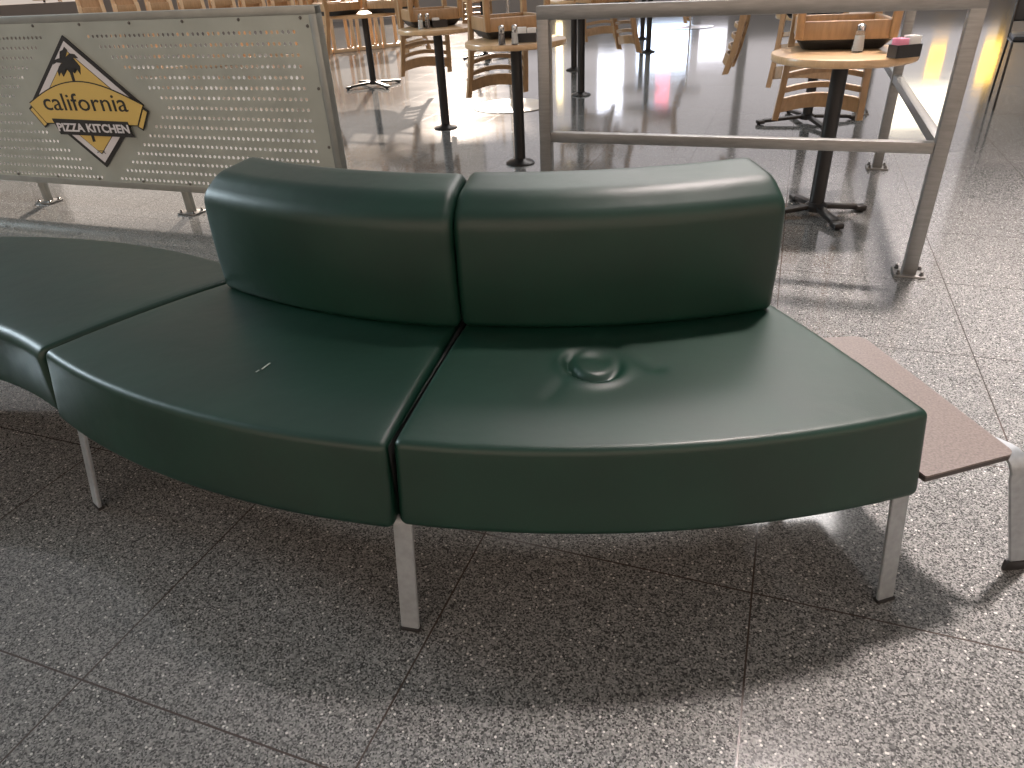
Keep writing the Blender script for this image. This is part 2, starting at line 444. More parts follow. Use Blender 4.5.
def leg_path(th, c, r_foot, r_top, r_in, r_infoot, side=0.0):
    tdir = Vector((-math.sin(th), math.cos(th), 0))
    pr = [(r_foot, 0.006), (r_foot+(r_top-r_foot)*0.9, ZB-0.042)]
    bend = [(r_top-0.022+0.022*math.cos(a)*1.0, ZB-0.028+0.022*math.sin(a)) for a in (0.0, 0.4, 0.8, 1.2, PI/2)]
    inner = [(r_in+0.022-0.022*math.sin(a), ZB-0.028+0.022*math.cos(a)) for a in (0.0, 0.4, 0.8, 1.2, PI/2)]
    pr = [pr[0]] + [(r_foot+(r_top-r_foot)*k/6, 0.006+(ZB-0.034)*k/6) for k in range(1, 6)] + bend + inner + [(r_infoot, 0.006)]
    return [radial(th, r, z, c)+tdir*side-ORI for r, z in pr], tdir
for th, c, args, side in ((A2, (CX, CY), (1.990, 1.955, 1.44, 1.40), -0.014), (A1, (CX, CY), (1.998, 1.955, 1.44, 1.40), -0.002),
                    (B0, CM, (1.99, 1.95, 1.44, 1.40), 0.012), (O0+R(58), C2, (1.99, 1.94, 1.42, 1.38), 0.0)):
    pts, td = leg_path(th, c, *args, side=side)
    lg = MB().strip(pts, td, 0.040, 0.009).build('leg_frame', 'leg', bench, smooth=40)
    for p in (pts[0], pts[-1]):
        MB().box((p.x, p.y, 0.004), (0.044, 0.016, 0.008), math.atan2(td.y, td.x), 0.002).build('foot_pad', 'rubber', lg)

M['scuff'] = mat('pale_scuff', (0.42, 0.45, 0.41), 0.6)
def scuff(p, q, w, z=ZT+0.0105):
    a, b_ = at(*p, z)-ORI, at(*q, z)-ORI
    MB().beam(a, b_, w, 0.0008).build('scuff_mark', 'scuff', bench)
scuff((262, 369), (270, 363), 0.004); scuff((256, 372), (259, 370), 0.003)

# ------------------------------------------------------------------ side table plate at the bench end
ZP = 0.322
c_fr = at(1016, 453, ZP); c_rr = at(862, 335.5, ZP)
td = Vector((math.cos(R(15)), math.sin(R(15)), 0)); rd = Vector((math.cos(A2), math.sin(A2), 0))
c_fl = Vector((c_fr.x, c_fr.y, ZP)) - td*0.30; c_rl = Vector((c_rr.x, c_rr.y, ZP)) - td*0.235
def on_end(p, d):                                        # run back to the bench end
    t = 0.0
    while t < 0.5:
        q = p-d*t
        if math.atan2(q.y-CY, q.x-CX) < A2+R(0.08): break
        t += 0.002
    return q
c_fl = on_end(Vector((c_fr.x, c_fr.y, ZP)), td); c_rl = on_end(Vector((c_rr.x, c_rr.y, ZP)), Vector((1, 0.02, 0)))
stb = thing('side_table', 'low speckled brown table plate fixed at the end of the green bench', 'table', (c_fr.x, c_fr.y, 0))
off = Vector((c_fr.x, c_fr.y, 0))
def round2d(poly, rad, n=5):
    return [tuple(p) for p in rounded_poly([(p.x, p.y) for p in poly], rad, 0.0, nseg=n, sub=[1]*len(poly))]
pl = round2d([c_fl-off, c_fr-off, c_rr-off, c_rl-off], [0.004, 0.02, 0.03, 0.004])
MB().prism(pl, ZP-0.004, ZP).build('table_top', 'plate', stb, smooth=30)
MB().prism(pl, ZP-0.014, ZP-0.0042).build('edge_core', 'plate_edge', stb, smooth=30)
zt = ZP-0.019
lw = Vector((1.0, 0.05, 0)).normalized()
base = at(1003, 569, 0)+lw*0.026; base.z = 0
def loop_leg(base, lean, under, lw, name):
    """flat bar: floor, leaning up, bent over and run below the plate to 'under'."""
    top = base+lean; d = (under-top); d.z = 0; d.normalize()
    pts = [base+Vector((0, 0, 0.004)), base+Vector((0, 0, 0.03))]
    for k in (0.35, 0.6, 0.85, 1.0): pts.append(base+lean*k+Vector((0, 0, 0.03+(zt-0.085)*k)))
    c0 = top+d*0.05+Vector((0, 0, zt-0.055))
    for a in (0.3, 0.65, 1.0, 1.3, PI/2): pts.append(c0-d*0.05*math.cos(a)+Vector((0, 0, 0.055*math.sin(a))))
    pts.append(Vector((under.x, under.y, zt)))
    o = MB().strip([p-off for p in pts], lw, 0.044, 0.008).build(name, 'leg', stb, smooth=40)
    MB().box(base-off+Vector((0, 0, 0.013)), (0.054, 0.013, 0.026), math.atan2(lw.y, lw.x), 0.002).build('rubber_foot', 'rubber', o)
loop_leg(base, Vector((-0.065, 0.008, 0)), Vector((0.945, 1.20, 0)), lw, 'leg')
q = c_rl.lerp(c_fl, 0.25)+Vector((0.05, 0, 0))
loop_leg(Vector((q.x, q.y, 0)), Vector((0, 0, 0)), Vector((q.x+0.03, q.y-0.2, 0)), Vector((0.97, 0.2, 0)).normalized(), 'leg')

# ------------------------------------------------------------------ fence line: panel with logo, and rail
NP = 3.17
def base_plate(mb_parent, u, n, origin_u, origin_n, sx=0.11, sy=0.10):
    p = MB().box((u-origin_u, n-origin_n, 0.005), (sx, sy, 0.010), None, 0.002).build('base_plate', 'steel', mb_parent)
    for a in (-1, 1):
        for c in (-1, 1):
            MB().lathe([(0.009, 0.0), (0.009, 0.006), (0.006, 0.009), (0.006, 0.016), (0.001, 0.018)], (u-origin_u+a*sx*0.36, n-origin_n+c*sy*0.34, 0.010), 8).build('anchor_bolt', 'bolt', p)
    return p

UR, UL = -2.112, -5.55
UO = -3.7
pn = thing('perforated_barrier', 'perforated grey steel barrier panel carrying the diamond restaurant logo', 'barrier', tile(UO, NP), -YAW)
def L2(u, n, z): return Vector((u-UO, n-NP, z))
ZPB, ZPT = 0.135, 1.06
TB = 0.052
fr = MB()
fr.box(L2((UL+UR)/2, NP, ZPT-TB*0.36), (UR-UL, TB, TB*0.72), None, 0.003)
fr.box(L2((UL+UR)/2, NP, ZPB+TB*0.36), (UR-UL, TB, TB*0.72), None, 0.003)
fr.box(L2(UR-TB*0.4, NP, (ZPB+ZPT)/2), (TB*0.8, TB*0.98, ZPT-ZPB-0.004), None, 0.003)
fr.box(L2(UL+TB*0.4, NP, (ZPB+ZPT)/2), (TB*0.8, TB*0.98, ZPT-ZPB-0.004), None, 0.003)
fr.build('frame', 'panel_frame', pn)
fl_ = MB()                                              # flange ledges on which the sheet is bolted
zt0, zt1 = ZPT-TB*0.72, ZPT-TB*0.72-0.028
fl_.box(L2((UL+UR)/2-0.02, NP-TB/2+0.008, (zt0+zt1)/2), (UR-UL-0.1, 0.006, 0.03))
fl_.build('flange', 'panel_frame', pn)
# perforated sheet: square cells, octagonal holes, blank lozenge round the sign
SU, SZ, HR = 0.0318, 0.0505, 0.0092
u_hi = UR-0.138; ncol = 98
z_hi = 0.952; nrow = 16
SC_U, SC_Z = -3.732, 0.610
def sheet():
    b = MB(); bm = b.bm; y = -TB/2+0.002
    top, bot = zt0, ZPB+TB*0.72
    us = [UR-TB*0.8]+[u_hi+SU/2-k*SU for k in range(ncol+1)]+[UL+TB*0.8]
    zs = [top]+[z_hi+SZ/2-k*SZ for k in range(nrow+1)]+[bot]
    cache = {}
    def V(u, z):
        k = (round(u, 5), round(z, 5))
        if k not in cache: cache[k] = bm.verts.new((u-UO, y, z))
        return cache[k]
    for i in range(len(us)-1):
        for j in range(len(zs)-1):
            u1, u0, z1, z0 = us[i], us[i+1], zs[j], zs[j+1]
            cu, cz = (u0+u1)/2, (z0+z1)/2
            cell = 0 < i < len(us)-2 and 0 < j < len(zs)-2
            if cell and abs(cu-SC_U)/0.60+abs(cz-SC_Z)/0.475 > 1.0:
                hs = [bm.verts.new((cu-UO+HR*math.cos(R(45)*k+R(22.5)), y, cz+HR*math.sin(R(45)*k+R(22.5)))) for k in range(8)]
                c = [V(u1, z1), V(u0, z1), V(u0, z0), V(u1, z0)]
                bm.faces.new((c[0], c[1], hs[2], hs[1])); bm.faces.new((c[1], c[2], hs[4], hs[3]))
                bm.faces.new((c[2], c[3], hs[6], hs[5])); bm.faces.new((c[3], c[0], hs[0], hs[7]))
                bm.faces.new((c[0], hs[1], hs[0])); bm.faces.new((c[1], hs[3], hs[2]))
                bm.faces.new((c[2], hs[5], hs[4])); bm.faces.new((c[3], hs[7], hs[6]))
            else:
                bm.faces.new((V(u0, z0), V(u1, z0), V(u1, z1), V(u0, z1)))
    bmesh.ops.recalc_face_normals(bm, faces=bm.faces)
    o = b.build('perforated_sheet', 'sheet', pn, smooth=0)
    s = o.modifiers.new('thick', 'SOLIDIFY'); s.thickness = 0.002; s.offset = 0
    return o
sheet_o = sheet()
bolts_u = [-2.20, -2.555, -2.9, -3.245, -3.59, -3.93, -4.27, -4.61, -4.95, -5.3]
def screw(u, z):
    m = Matrix.Translation(L2(u, NP-TB/2+0.004, z)) @ Matrix.Rotation(PI/2, 4, 'X')
    b = MB(); b.lathe([(0.008, 0.0), (0.008, 0.006), (0.005, 0.010), (0.001, 0.011)], (0, 0, 0), 8)
    bmesh.ops.transform(b.bm, matrix=m, verts=b.bm.verts)
    b.build('screw', 'bolt', pn)
for u in bolts_u:
    screw(u, zt0-0.012); screw(u+0.1, ZPB+TB*0.72+0.012)
for z in (0.975, 0.70, 0.42): screw(UR-TB*0.8-0.014, z)
for u in (UR-0.055, -3.228, -4.385, -5.45):
    st = MB().box(L2(u, NP+0.012, ZPB/2+0.005), (0.05, 0.03, ZPB), None, 0.002).build('stub_post', 'panel_frame', pn)
    base_plate(pn, u, NP+0.012, UO, NP, 0.13, 0.10)

# sign
SG = Matrix.Translation(Vector((SC_U-UO, -TB/2-0.001, SC_Z))) @ Matrix.Rotation(PI/2, 4, 'X')   # local x=u, y=z, z toward viewer
def sg(b): bmesh.ops.transform(b.bm, matrix=SG, verts=b.bm.verts); return b
HW, HH = 0.425, 0.352
def dia(k, kx=None): 
    kx = kx if kx else k
    return [(0, -HH*k), (HW*kx, 0), (0, HH*k), (-HW*kx, 0)]
sign = sg(MB().prism(dia(1.0), 0.0, 0.006)).build('logo_sign', 'sign_black', pn, smooth=0)
sg(MB().prism(dia(0.92), 0.005, 0.0075)).build('white_border', 'sign_white', sign, smooth=0)
sg(MB().prism(dia(0.785), 0.007, 0.0082)).build('thin_outline', 'sign_black', sign, smooth=0)
sg(MB().prism(dia(0.772), 0.0078, 0.0090)).build('gold_diamond', 'sign_gold', sign, smooth=0)
# palm silhouette
def spx(zx, zy):
    dx, dy = zx/5.3+20-88.5, zy/5.3+30-104.5
    a, b_, c, d = 115/0.846, -43/0.677*-1*-1, 9/0.846, -128/0.677
    det = a*d-b_*c
    return ((d*dx-b_*dy)/det, (a*dy-c*dx)/det)
crown_px = [(258, 97), (275, 116), (266, 147), (285, 132), (312, 138), (331, 160), (306, 156), (286, 168), (318, 172), (341, 200), (344, 242), (326, 216), (302, 198), (313, 234), (298, 222), (291, 204),
            (288, 230), (272, 212), (264, 200), (252, 246), (238, 222), (242, 200), (227, 242), (219, 212), (228, 190), (244, 176), (215, 170), (196, 180), (202, 157), (232, 150), (250, 162), (234, 118), (250, 112)]
bm_ = MB()
cc_ = spx(270, 178)
pts_ = [spx(*p) for p in crown_px]
pts_ = pts_ if sum(pts_[k-1][0]*pts_[k][1]-pts_[k][0]*pts_[k-1][1] for k in range(len(pts_))) > 0 else pts_[::-1]
bm_.prism(pts_, 0.0088, 0.0100)
bmesh.ops.triangulate(bm_.bm, faces=[f for f in bm_.bm.faces if len(f.verts) > 4])
sg(bm_).build('palm_tree_mark', 'sign_black', sign, smooth=0)
sg(MB().prism([spx(*p) for p in ((318, 330), (331, 330), (300, 220), (283, 220))], 0.0088, 0.0100)).build('palm_trunk_mark', 'sign_black', sign, smooth=0)
sg(MB().prism([spx(*p) for p in ((407, 600), (422, 598), (400, 530), (385, 530))], 0.0088, 0.0100)).build('palm_trunk_mark', 'sign_black', sign, smooth=0)
# banner ribbon
def band(grow):
    topp = [(-0.425-grow*0.6 + (0.85+1.2*grow)*i/20, 0.0+grow+0.118*math.sin(PI*i/20)) for i in range(21)]
    return [(0.345+grow, -0.105-grow), *[(0.425+grow*0.6, 0.0+grow)], *topp[::-1][1:], (-0.345-grow, -0.105-grow)]
sg(MB().prism(band(0.006), 0.0098, 0.0120)).build('banner_outline', 'sign_black', sign, smooth=0)
sg(MB().prism(band(0.0), 0.0115, 0.0135)).build('gold_banner', 'sign_gold', sign, smooth=0)
for s in (-1, 1):
    b = MB(); g_ = MB()
    q = [(s*0.425, -0.01), (s*0.452, -0.03), (s*0.375, -0.135), (s*0.340, -0.115)]
    q2 = [(s*0.418, -0.022), (s*0.440, -0.034), (s*0.375, -0.124), (s*0.350, -0.112)]
    b.prism(q if s < 0 else q[::-1], 0.0075, 0.0105); g_.prism(q2 if s < 0 else q2[::-1], 0.0095, 0.0115)
    sg(b).build('banner_tail_outline', 'sign_black', sign, smooth=0); sg(g_).build('banner_tail', 'sign_gold', sign, smooth=0)
sg(MB().prism([(-0.262, -0.168), (0.305, -0.172), (0.290, -0.150), (0.315, -0.092), (-0.285, -0.082)][:3] + [(0.282, -0.088), (-0.290, -0.080)], 0.0125, 0.0160)).build('black_strip', 'sign_black', sign, smooth=0)

def lettering(name, body, size, width, x, y, z, m, bold=0.0, sx=1.0):
    cu = bpy.data.curves.new(name, 'FONT'); cu.body = body; cu.size = size; cu.align_x = 'CENTER'; cu.align_y = 'CENTER'
    cu.extrude = 0.0006; cu.offset = bold; cu.resolution_u = 3
    t = bpy.data.objects.new('tmp_text', cu); COL.objects.link(t)
    bpy.context.view_layer.update()
    me = bpy.data.meshes.new_from_object(t.evaluated_get(bpy.context.evaluated_depsgraph_get()))
    bpy.data.objects.remove(t); bpy.data.curves.remove(cu)
    xs = [v.co.x for v in me.vertices]; w0 = max(xs)-min(xs); mid = (max(xs)+min(xs))/2
    ys = [v.co.y for v in me.vertices]; my = (max(ys)+min(ys))/2
    k = width/w0
    for v in me.vertices: v.co = SG @ Vector(((v.co.x-mid)*k+x, (v.co.y-my)+y, v.co.z+z))
    me.materials.clear(); me.materials.append(M[m]); me.name = name
    o = bpy.data.objects.new(name, me); COL.objects.link(o); o.parent = sign
    return o
lettering('banner_lettering', 'california', 0.132, 0.63, 0.0, 0.012, 0.0142, 'sign_black', 0.0004)
lettering('strip_lettering', 'PIZZA KITCHEN', 0.062, 0.545, 0.006, -0.127, 0.0168, 'sign_white', 0.0020)
b = MB()
b.tube([(-0.03, -0.268, 0.0102), (-0.012, -0.262, 0.0102), (0.004, -0.272, 0.0102), (0.02, -0.262, 0.0102), (0.034, -0.270, 0.0102)], 0.002, 5)
b.tube([(-0.025, -0.258, 0.0102), (0.005, -0.255, 0.0102), (0.03, -0.258, 0.0102)], 0.0018, 5)
sg(b).build('signature_mark', 'sign_black', sign, smooth=0)

# railing
NR = 3.112
TW = 0.052
u1, u0 = 0.575, -0.990
rl = thing('railing', 'brushed grey square tube railing with open bays behind the green bench', 'railing', tile(u1, NR), -YAW)
def LR(u, n, z): return Vector((u-u1, n-NR, z))
ZR = 1.030
ns = [NR, NR+1.72, NR+3.44]
for (u, n) in [(u0, NR)]+[(u1, n_) for n_ in ns]:
    MB().box(LR(u, n, ZR/2), (TW*0.98, TW*0.98, ZR-0.004), None, 0.003).build('post', 'steel', rl)
    base_plate(rl, u, n, u1, NR, 0.12, 0.10)
MB().box(LR((u0+u1)/2, NR, ZR-TW/2), (u1-u0+TW, TW, TW), None, 0.003).build('top_rail', 'steel', rl)
MB().box(LR((u0+u1)/2, NR, 0.512), (u1-u0-TW, 0.040, 0.042), None, 0.003).build('middle_rail', 'steel', rl)
MB().box(LR(u1, (ns[0]+ns[-1])/2, ZR-TW/2), (TW, ns[-1]-ns[0]-TW, TW), None, 0.003).build('top_rail', 'steel', rl)
for k in range(2):
    MB().box(LR(u1, (ns[k]+ns[k+1])/2, 0.512), (0.040, 1.72-TW, 0.042), None, 0.003).build('middle_rail', 'steel', rl)

# ------------------------------------------------------------------ tables
TH = 0.765
def table(label, center, rad, base, prong=0.25, rot=0.0, group='round cafe tables with chairs on top', h=TH):
    t = thing('cafe_table', label, 'table', (center.x, center.y, 0), rot, group)
    prof = [(0.001, h-0.036), (rad-0.012, h-0.036), (rad-0.003, h-0.032), (rad, h-0.026), (rad, h-0.008), (rad-0.003, h-0.002), (rad-0.010, h), (0.001, h)]
    MB().lathe(prof, n=56).build('table_top', 'top', t, smooth=40)
    MB().lathe([(0.036, 0.02), (0.036, h-0.045), (0.07, h-0.043), (0.07, h-0.037)], n=20).build('pole', 'iron', t, smooth=40)
    if base == 'disc':
        MB().lathe([(0.098, 0.0), (0.098, 0.006), (0.085, 0.016), (0.05, 0.024), (0.038, 0.034)], n=32).build('base_flange', 'iron', t, smooth=40)
    else:
        bb = MB(); bb.lathe([(0.055, 0.025), (0.055, 0.05), (0.04, 0.065)], n=20)
        for k in range(4):
            a = k*PI/2; d = Vector((math.cos(a), math.sin(a), 0))
            bb.beam(d*0.03+Vector((0, 0, 0.045)), d*(prong-0.02)+Vector((0, 0, 0.026)), 0.042, 0.024, bev=0.005)
            bb.box(d*prong+Vector((0, 0, 0.020)), (0.06, 0.052, 0.028), a, 0.008)
        bb.build('cross_base', 'iron', t, smooth=40)
        for k in range(4):
            a = k*PI/2; d = Vector((math.cos(a), math.sin(a), 0))*(prong+0.01)
            MB().lathe([(0.014, 0.0), (0.016, 0.008)], (d.x, d.y, 0), 12).build('glide', 'black_plastic', t)
    return t
TA = Vector((1.606, 3.50, 0)); TBc = at(806, 122); T1 = at(446, 128); T2 = at(520.5, 163); T3 = at(374, 86)
T4 = at(581, 95); T4b = at(574, 70); T5 = at(648, 52); T5b = at(642, 39)
T6 = at(486, 58)
T7 = at(47, 9, 0.45); T7.z = 0
table('round wooden cafe table with sugar caddy and black cross base behind the railing', TA, 0.315, 'cross', 0.235, R(3))
table('round wooden cafe table just behind the table with the pink sugar packets', TBc, 0.33, 'cross', 0.36, R(0))
table('round wooden cafe table on a disc base beside the end of the perforated panel', T1, 0.31, 'disc')
table('round wooden cafe table with two shakers, just left of the left railing post', T2, 0.32, 'disc')
table('round wooden cafe table with thin spidery cross base before the wooden high chairs', T3, 0.42, 'cross', 0.32, R(35))
table('round cafe table on a black disc foot, just inside the left railing post', T4, 0.33, 'disc')
table('round cafe table behind the disc foot table by the left railing post', T4b, 0.33, 'disc')
table('round cafe table on disc foot standing in the bluish floor reflection', T5, 0.33, 'disc')
table('farther round cafe table behind the disc foot in the bluish reflection', T5b, 0.33, 'disc')
table('round cafe table with cross base half hidden behind the two shaker table', T6, 0.33, 'cross', 0.30, R(10))
table('cafe table whose black pole shows above the barrier at the top left', T7, 0.36, 'disc')

def pedestal(label, c, rad, mtop):
    t = thing('bar_table', label, 'table', (c.x, c.y, 0), 0)
    MB().lathe([(rad, 0.0), (rad, 0.003)], n=56).build('base_rim', 'rubber', t)
    MB().lathe([(rad-0.002, 0.003), (rad-0.004, 0.008), (0.05, 0.014), (0.03, 0.03)], n=56).build('base_disc', mtop, t, smooth=40)
    MB().lathe([(0.017, 0.014), (0.017, 1.04)], n=16).build('pole', 'chrome', t)
    MB().lathe([(0.001, 1.04), (0.29, 1.04), (0.30, 1.05), (0.30, 1.065), (0.29, 1.07), (0.001, 1.07)], n=40).build('table_top', 'top', t, smooth=40)
pedestal('tall table standing on a wide round cream disc base with thin chrome pole', at(512, 106), 0.365, 'white_disc')
pedestal('tall table on a round silver disc base far back under the top rail', at(690, 27), 0.42, 'chrome')

# ------------------------------------------------------------------ chairs turned upside down on the tables
ZH = -0.405
def make_chair(label):
    t = thing('dining_chair', label, 'chair', (0, 0, 0), 0, 'wooden chairs turned over onto tables')
    # cushion: tapered pad (narrow side rests on the table)
    b = MB(); lo = [(-.175, -.165), (.175, -.165), (.165, .16), (-.165, .16)]; hi = [(-.205, -.20), (.205, -.20), (.19, .19), (-.19, .19)]
    def ring(pl_, z): return [b.bm.verts.new((x, y, z)) for x, y in pl_]
    def rp(pl_, r): return [tuple(p) for p in rounded_poly(pl_, [r]*4, 0.0, nseg=4, sub=[1]*4)]
    rs = [ring(rp([(x*0.96, y*0.96) for x, y in lo], .03), 0.0), ring(rp(lo, .03), 0.004), ring(rp(hi, .03), 0.040), ring(rp(hi, .03), 0.048)]
    n = len(rs[0])
    for i in range(3):
        for k in range(n): b.bm.faces.new((rs[i][k], rs[i][(k+1) % n], rs[i+1][(k+1) % n], rs[i+1][k]))
    b.bm.faces.new(rs[0][::-1]); b.bm.faces.new(rs[-1]); b.build('cushion', 'vinyl', t, smooth=50)
    b = MB()
    b.box((0, -.190, .084), (.40, .024, .078), None, .004); b.box((0, .180, .084), (.36, .024, .078), None, .004)
    for s in (-1, 1): b.beam((s*.195, -.185, .084), (s*.183, .18, .084), .024, .078, bev=.004)
    b.box((0, 0, .055), (.36, .36, .012))
    b.build('seat_rail', 'wood', t)
    for s in (-1, 1):
        b = MB(); b.beam((s*.200, -.195, .050), (s*.206, -.205, .450), .036, .036, (0, 1, 0), .005); b.build('front_leg', 'wood', t)
        # rear leg and back post in one bent piece
        b = MB(); path = [(s*.196, .255, .450), (s*.192, .215, .20), (s*.192, .205, .07), (s*.196, .222, -.09), (s*.205, .256, -.26), (s*.216, .300, ZH)]
        b.strip(path, (0, 1, -.15), .048, .032); b.build('back_post', 'wood', t, smooth=40)
    for (z, hgt, y, hw) in ((-.092, .028, .224, .186), (-.165, .028, .237, .190), (-.240, .030, .253, .194), (-.322, .078, .276, .199)):
        pts = [(-hw+2*hw*i/12, y+.058*math.sin(PI*i/12), z+.020*math.sin(PI*i/12)) for i in range(13)]
        MB().strip(pts, (0, -.25, 1), hgt, .018).build('slat', 'wood', t, smooth=40)
    for s in (-1, 1):
        MB().beam((s*.203, -.20, .25), (s*.193, .222, .25), .018, .026, bev=.003).build('stretcher', 'wood', t)
    return t
_proto = [None]
def chair(label, c, fwd, dist, tilt=0.0):
    """c: table centre; fwd: heading of the seat front; dist: how far the seat centre lies behind the table centre."""
    a = math.atan2(fwd[1], fwd[0])+PI/2
    fw = Vector((math.cos(a-PI/2), math.sin(a-PI/2), 0))
    if _proto[0] is None: o = make_chair(label); _proto[0] = o
    else: o = copy_tree(_proto[0]); o['label'] = label
    p = c - fw*dist
    o.location = (p.x, p.y, TH+0.0005); o.rotation_euler = (0, 0, a)
    return o
chair('upturned wooden chair with black cushion on the table with pink sugar packets', TA, (-.28, -.96), 0.225)
chair('upturned wooden chair on the two shaker table by the left railing post', T2+Vector((.04, 0, 0)), (.30, -.95), 0.27)
chair('upturned wooden chair on the salt shaker table next to the perforated panel end', T1+Vector((.02, 0, 0)), (.33, -.94), 0.26)
chair('upturned wooden chair seen side on, left of the table behind the sugar caddy table', TBc+Vector((-.03, .10, 0)), (.92, -.39), 0.27)
chair('upturned wooden chair whose back hangs toward the sugar caddy table', TBc, (.47, .88), 0.41)
chair('upturned wooden chair hanging off the left of the spidery base table', T3, (.80, .60), 0.33)
chair('upturned wooden chair at the right of the spidery base table', T3, (-.88, .47), 0.38)
chair('upturned wooden chair seen edge on, hanging from the table inside the left railing post', T4, (-.95, -.30), 0.22)
chair('upturned wooden chair with tilted back hanging toward the railing above the disc foot', T4b, (-.50, .86), 0.22)
chair('upturned wooden chair on the table standing in the bluish reflection', T5, (-.95, .3), 0.2)
chair('upturned wooden chair on the half hidden table behind the two shaker table', T6, (.2, -.98), 0.2)
chair('upturned wooden chair on the table whose pole shows above the barrier', T7, (-.95, -.3), 0.28)

# ------------------------------------------------------------------ things on the tables
def shaker(name, label, p, fill, h=0.105, r=0.021):
    t = thing(name, label, 'shaker', (p.x, p.y, TH+0.0005))
    MB().lathe([(r, 0), (r+0.001, 0.004), (r*0.95, h*0.3), (r*0.78, h*0.72), (r*0.76, h*0.78)], n=16).build('glass_body', 'glass', t, smooth=40)
    MB().lathe([(r*0.80, 0.005), (r*0.74, h*0.32), (r*0.62, h*0.58)], n=16).build('filling', fill, t, smooth=40)
    MB().lathe([(r*0.82, h*0.76), (r*0.84, h*0.80), (r*0.80, h*0.93), (r*0.5, h*0.99), (0.001, h)], n=16).build('cap', 'chrome', t, smooth=40)
shaker('salt_shaker', 'glass shaker with chrome cap beside the pink sugar packets', at(857, 52, TH), 'salt', 0.115, 0.024)
shaker('pepper_shaker', 'dark pepper shaker left of the salt on the table by the left railing post', at(502, 45, TH), 'pepper')
shaker('salt_shaker', 'white salt shaker on the table by the left railing post', at(515, 44.5, TH), 'salt')
shaker('salt_shaker', 'white salt shaker on the table next to the perforated panel end', at(421, 29, TH), 'salt')
shaker('pepper_shaker', 'dark pepper shaker on the table next to the perforated panel end', at(428, 28.5, TH), 'pepper')
def caddy(label, p, rot, packs):
    t = thing('sugar_caddy', label, 'caddy', (p.x, p.y, TH+0.0005), rot)
    b = MB(); wx, wy, h = 0.125, 0.065, 0.05
    b.box((0, 0, .003), (wx*0.92, wy*0.92, .006))
    for s in (-1, 1):
        b.beam((-wx*.46, s*wy*.44, .025), (wx*.46, s*wy*.44, .025), .004, h)
        b.beam((s*wx*.46, -wy*.44, .025), (s*wx*.46, wy*.44, .025), .004, h*.98)
    b.build('tray', 'black_plastic', t)
    for (x, m, n, hh) in packs:
        for k in range(n):
            pk = MB(); pk.box((x+random.uniform(-.004, .004), -0.022+0.044*k/max(1, n-1), 0.006+hh/2), (.05, .0035, hh), Matrix.Rotation(random.uniform(-.12, .12), 3, 'X') @ Matrix.Rotation(random.uniform(-.1, .1), 3, 'Z'), .001)
            pk.build('sugar_packet', m, t)
caddy('black sugar caddy with pink and white packets at the table edge behind the railing', at(903, 57, TH), R(12), ((-.028, 'pink', 7, .068), (.028, 'white', 6, .075)))
caddy('black sugar caddy with white packets beside the two shakers', at(527, 42, TH), R(-8), ((-.028, 'white', 6, .075), (.028, 'white', 4, .07)))
caddy('black sugar caddy between shakers and chair by the perforated panel end', at(440, 27, TH), R(10), ((-.028, 'white', 4, .06),))

# ------------------------------------------------------------------ wooden high chairs parked in a row at the back
def high_chair(label):
    t = thing('high_chair', label, 'high chair', (0, 0, 0), 0, 'wooden high chairs parked in a row')
    W0, W1, D, H = .180, .145, .20, 1.02
    for s in (-1, 1):
        b = MB(); b.beam((s*W0, -D, 0.0), (s*W1, -.12, H-.10), .050, .046, (0, 1, 0), .004); b.build('leg', 'wood_pale', t)
        b = MB(); b.beam((s*W0, D, 0.0), (s*W1, .13, H), .050, .046, (0, 1, 0), .004); b.build('leg', 'wood_pale', t)
        b = MB(); b.beam((s*W0, -D, .03), (s*W0, D, .03), .04, .055, bev=.003); b.build('side_rail', 'wood_pale', t)
        b = MB(); b.beam((s*(W1+.014), -.15, .60), (s*(W1+.014), .16, .60), .022, .10, bev=.003); b.build('side_rail', 'wood', t)
        b = MB(); b.beam((s*(W1-.002), -.13, .84), (s*(W1-.002), .14, .84), .022, .09, bev=.003); b.build('side_rail', 'wood', t)
    MB().beam((-W0, -D, .03), (W0, -D, .03), .04, .055, bev=.003).build('front_rail', 'wood_pale', t)
    MB().box((0, 0, .60), (.30, .27, .02), None, .004).build('seat', 'wood', t)
    MB().beam((-W1, .135, .83), (W1, .135, .83), .016, .34, bev=.003).build('backrest', 'wood', t)
    MB().beam((-W1, -.135, .85), (W1, -.135, .85), .018, .10, bev=.003).build('tray_rail', 'wood', t)
    return t
hc = None
e0, e1 = Vector((-1.78, 13.55, 0)), Vector((-5.6, 11.3, 0))
NHC = 11
poss = ['right end of the row', 'second from the right end of the row', 'third from the right end of the row', 'fourth from the right end of the row', 'fifth from the right end of the row',
        'sixth from the right end of the row', 'fifth from the left end of the row', 'fourth from the left end of the row', 'third from the left end of the row', 'second from the left end of the row', 'left end of the row']
for k in range(NHC):
    lab = 'pale wooden high chair, ' + poss[k] + ' behind the cafe tables'
    if hc is None: hc = high_chair(lab); o = hc
    else: o = copy_tree(hc); o['label'] = lab
    o.location = e0.lerp(e1, k/(NHC-1)); o.rotation_euler = (0, 0, math.atan2(e0.y-e1.y, e0.x-e1.x)-R(4))

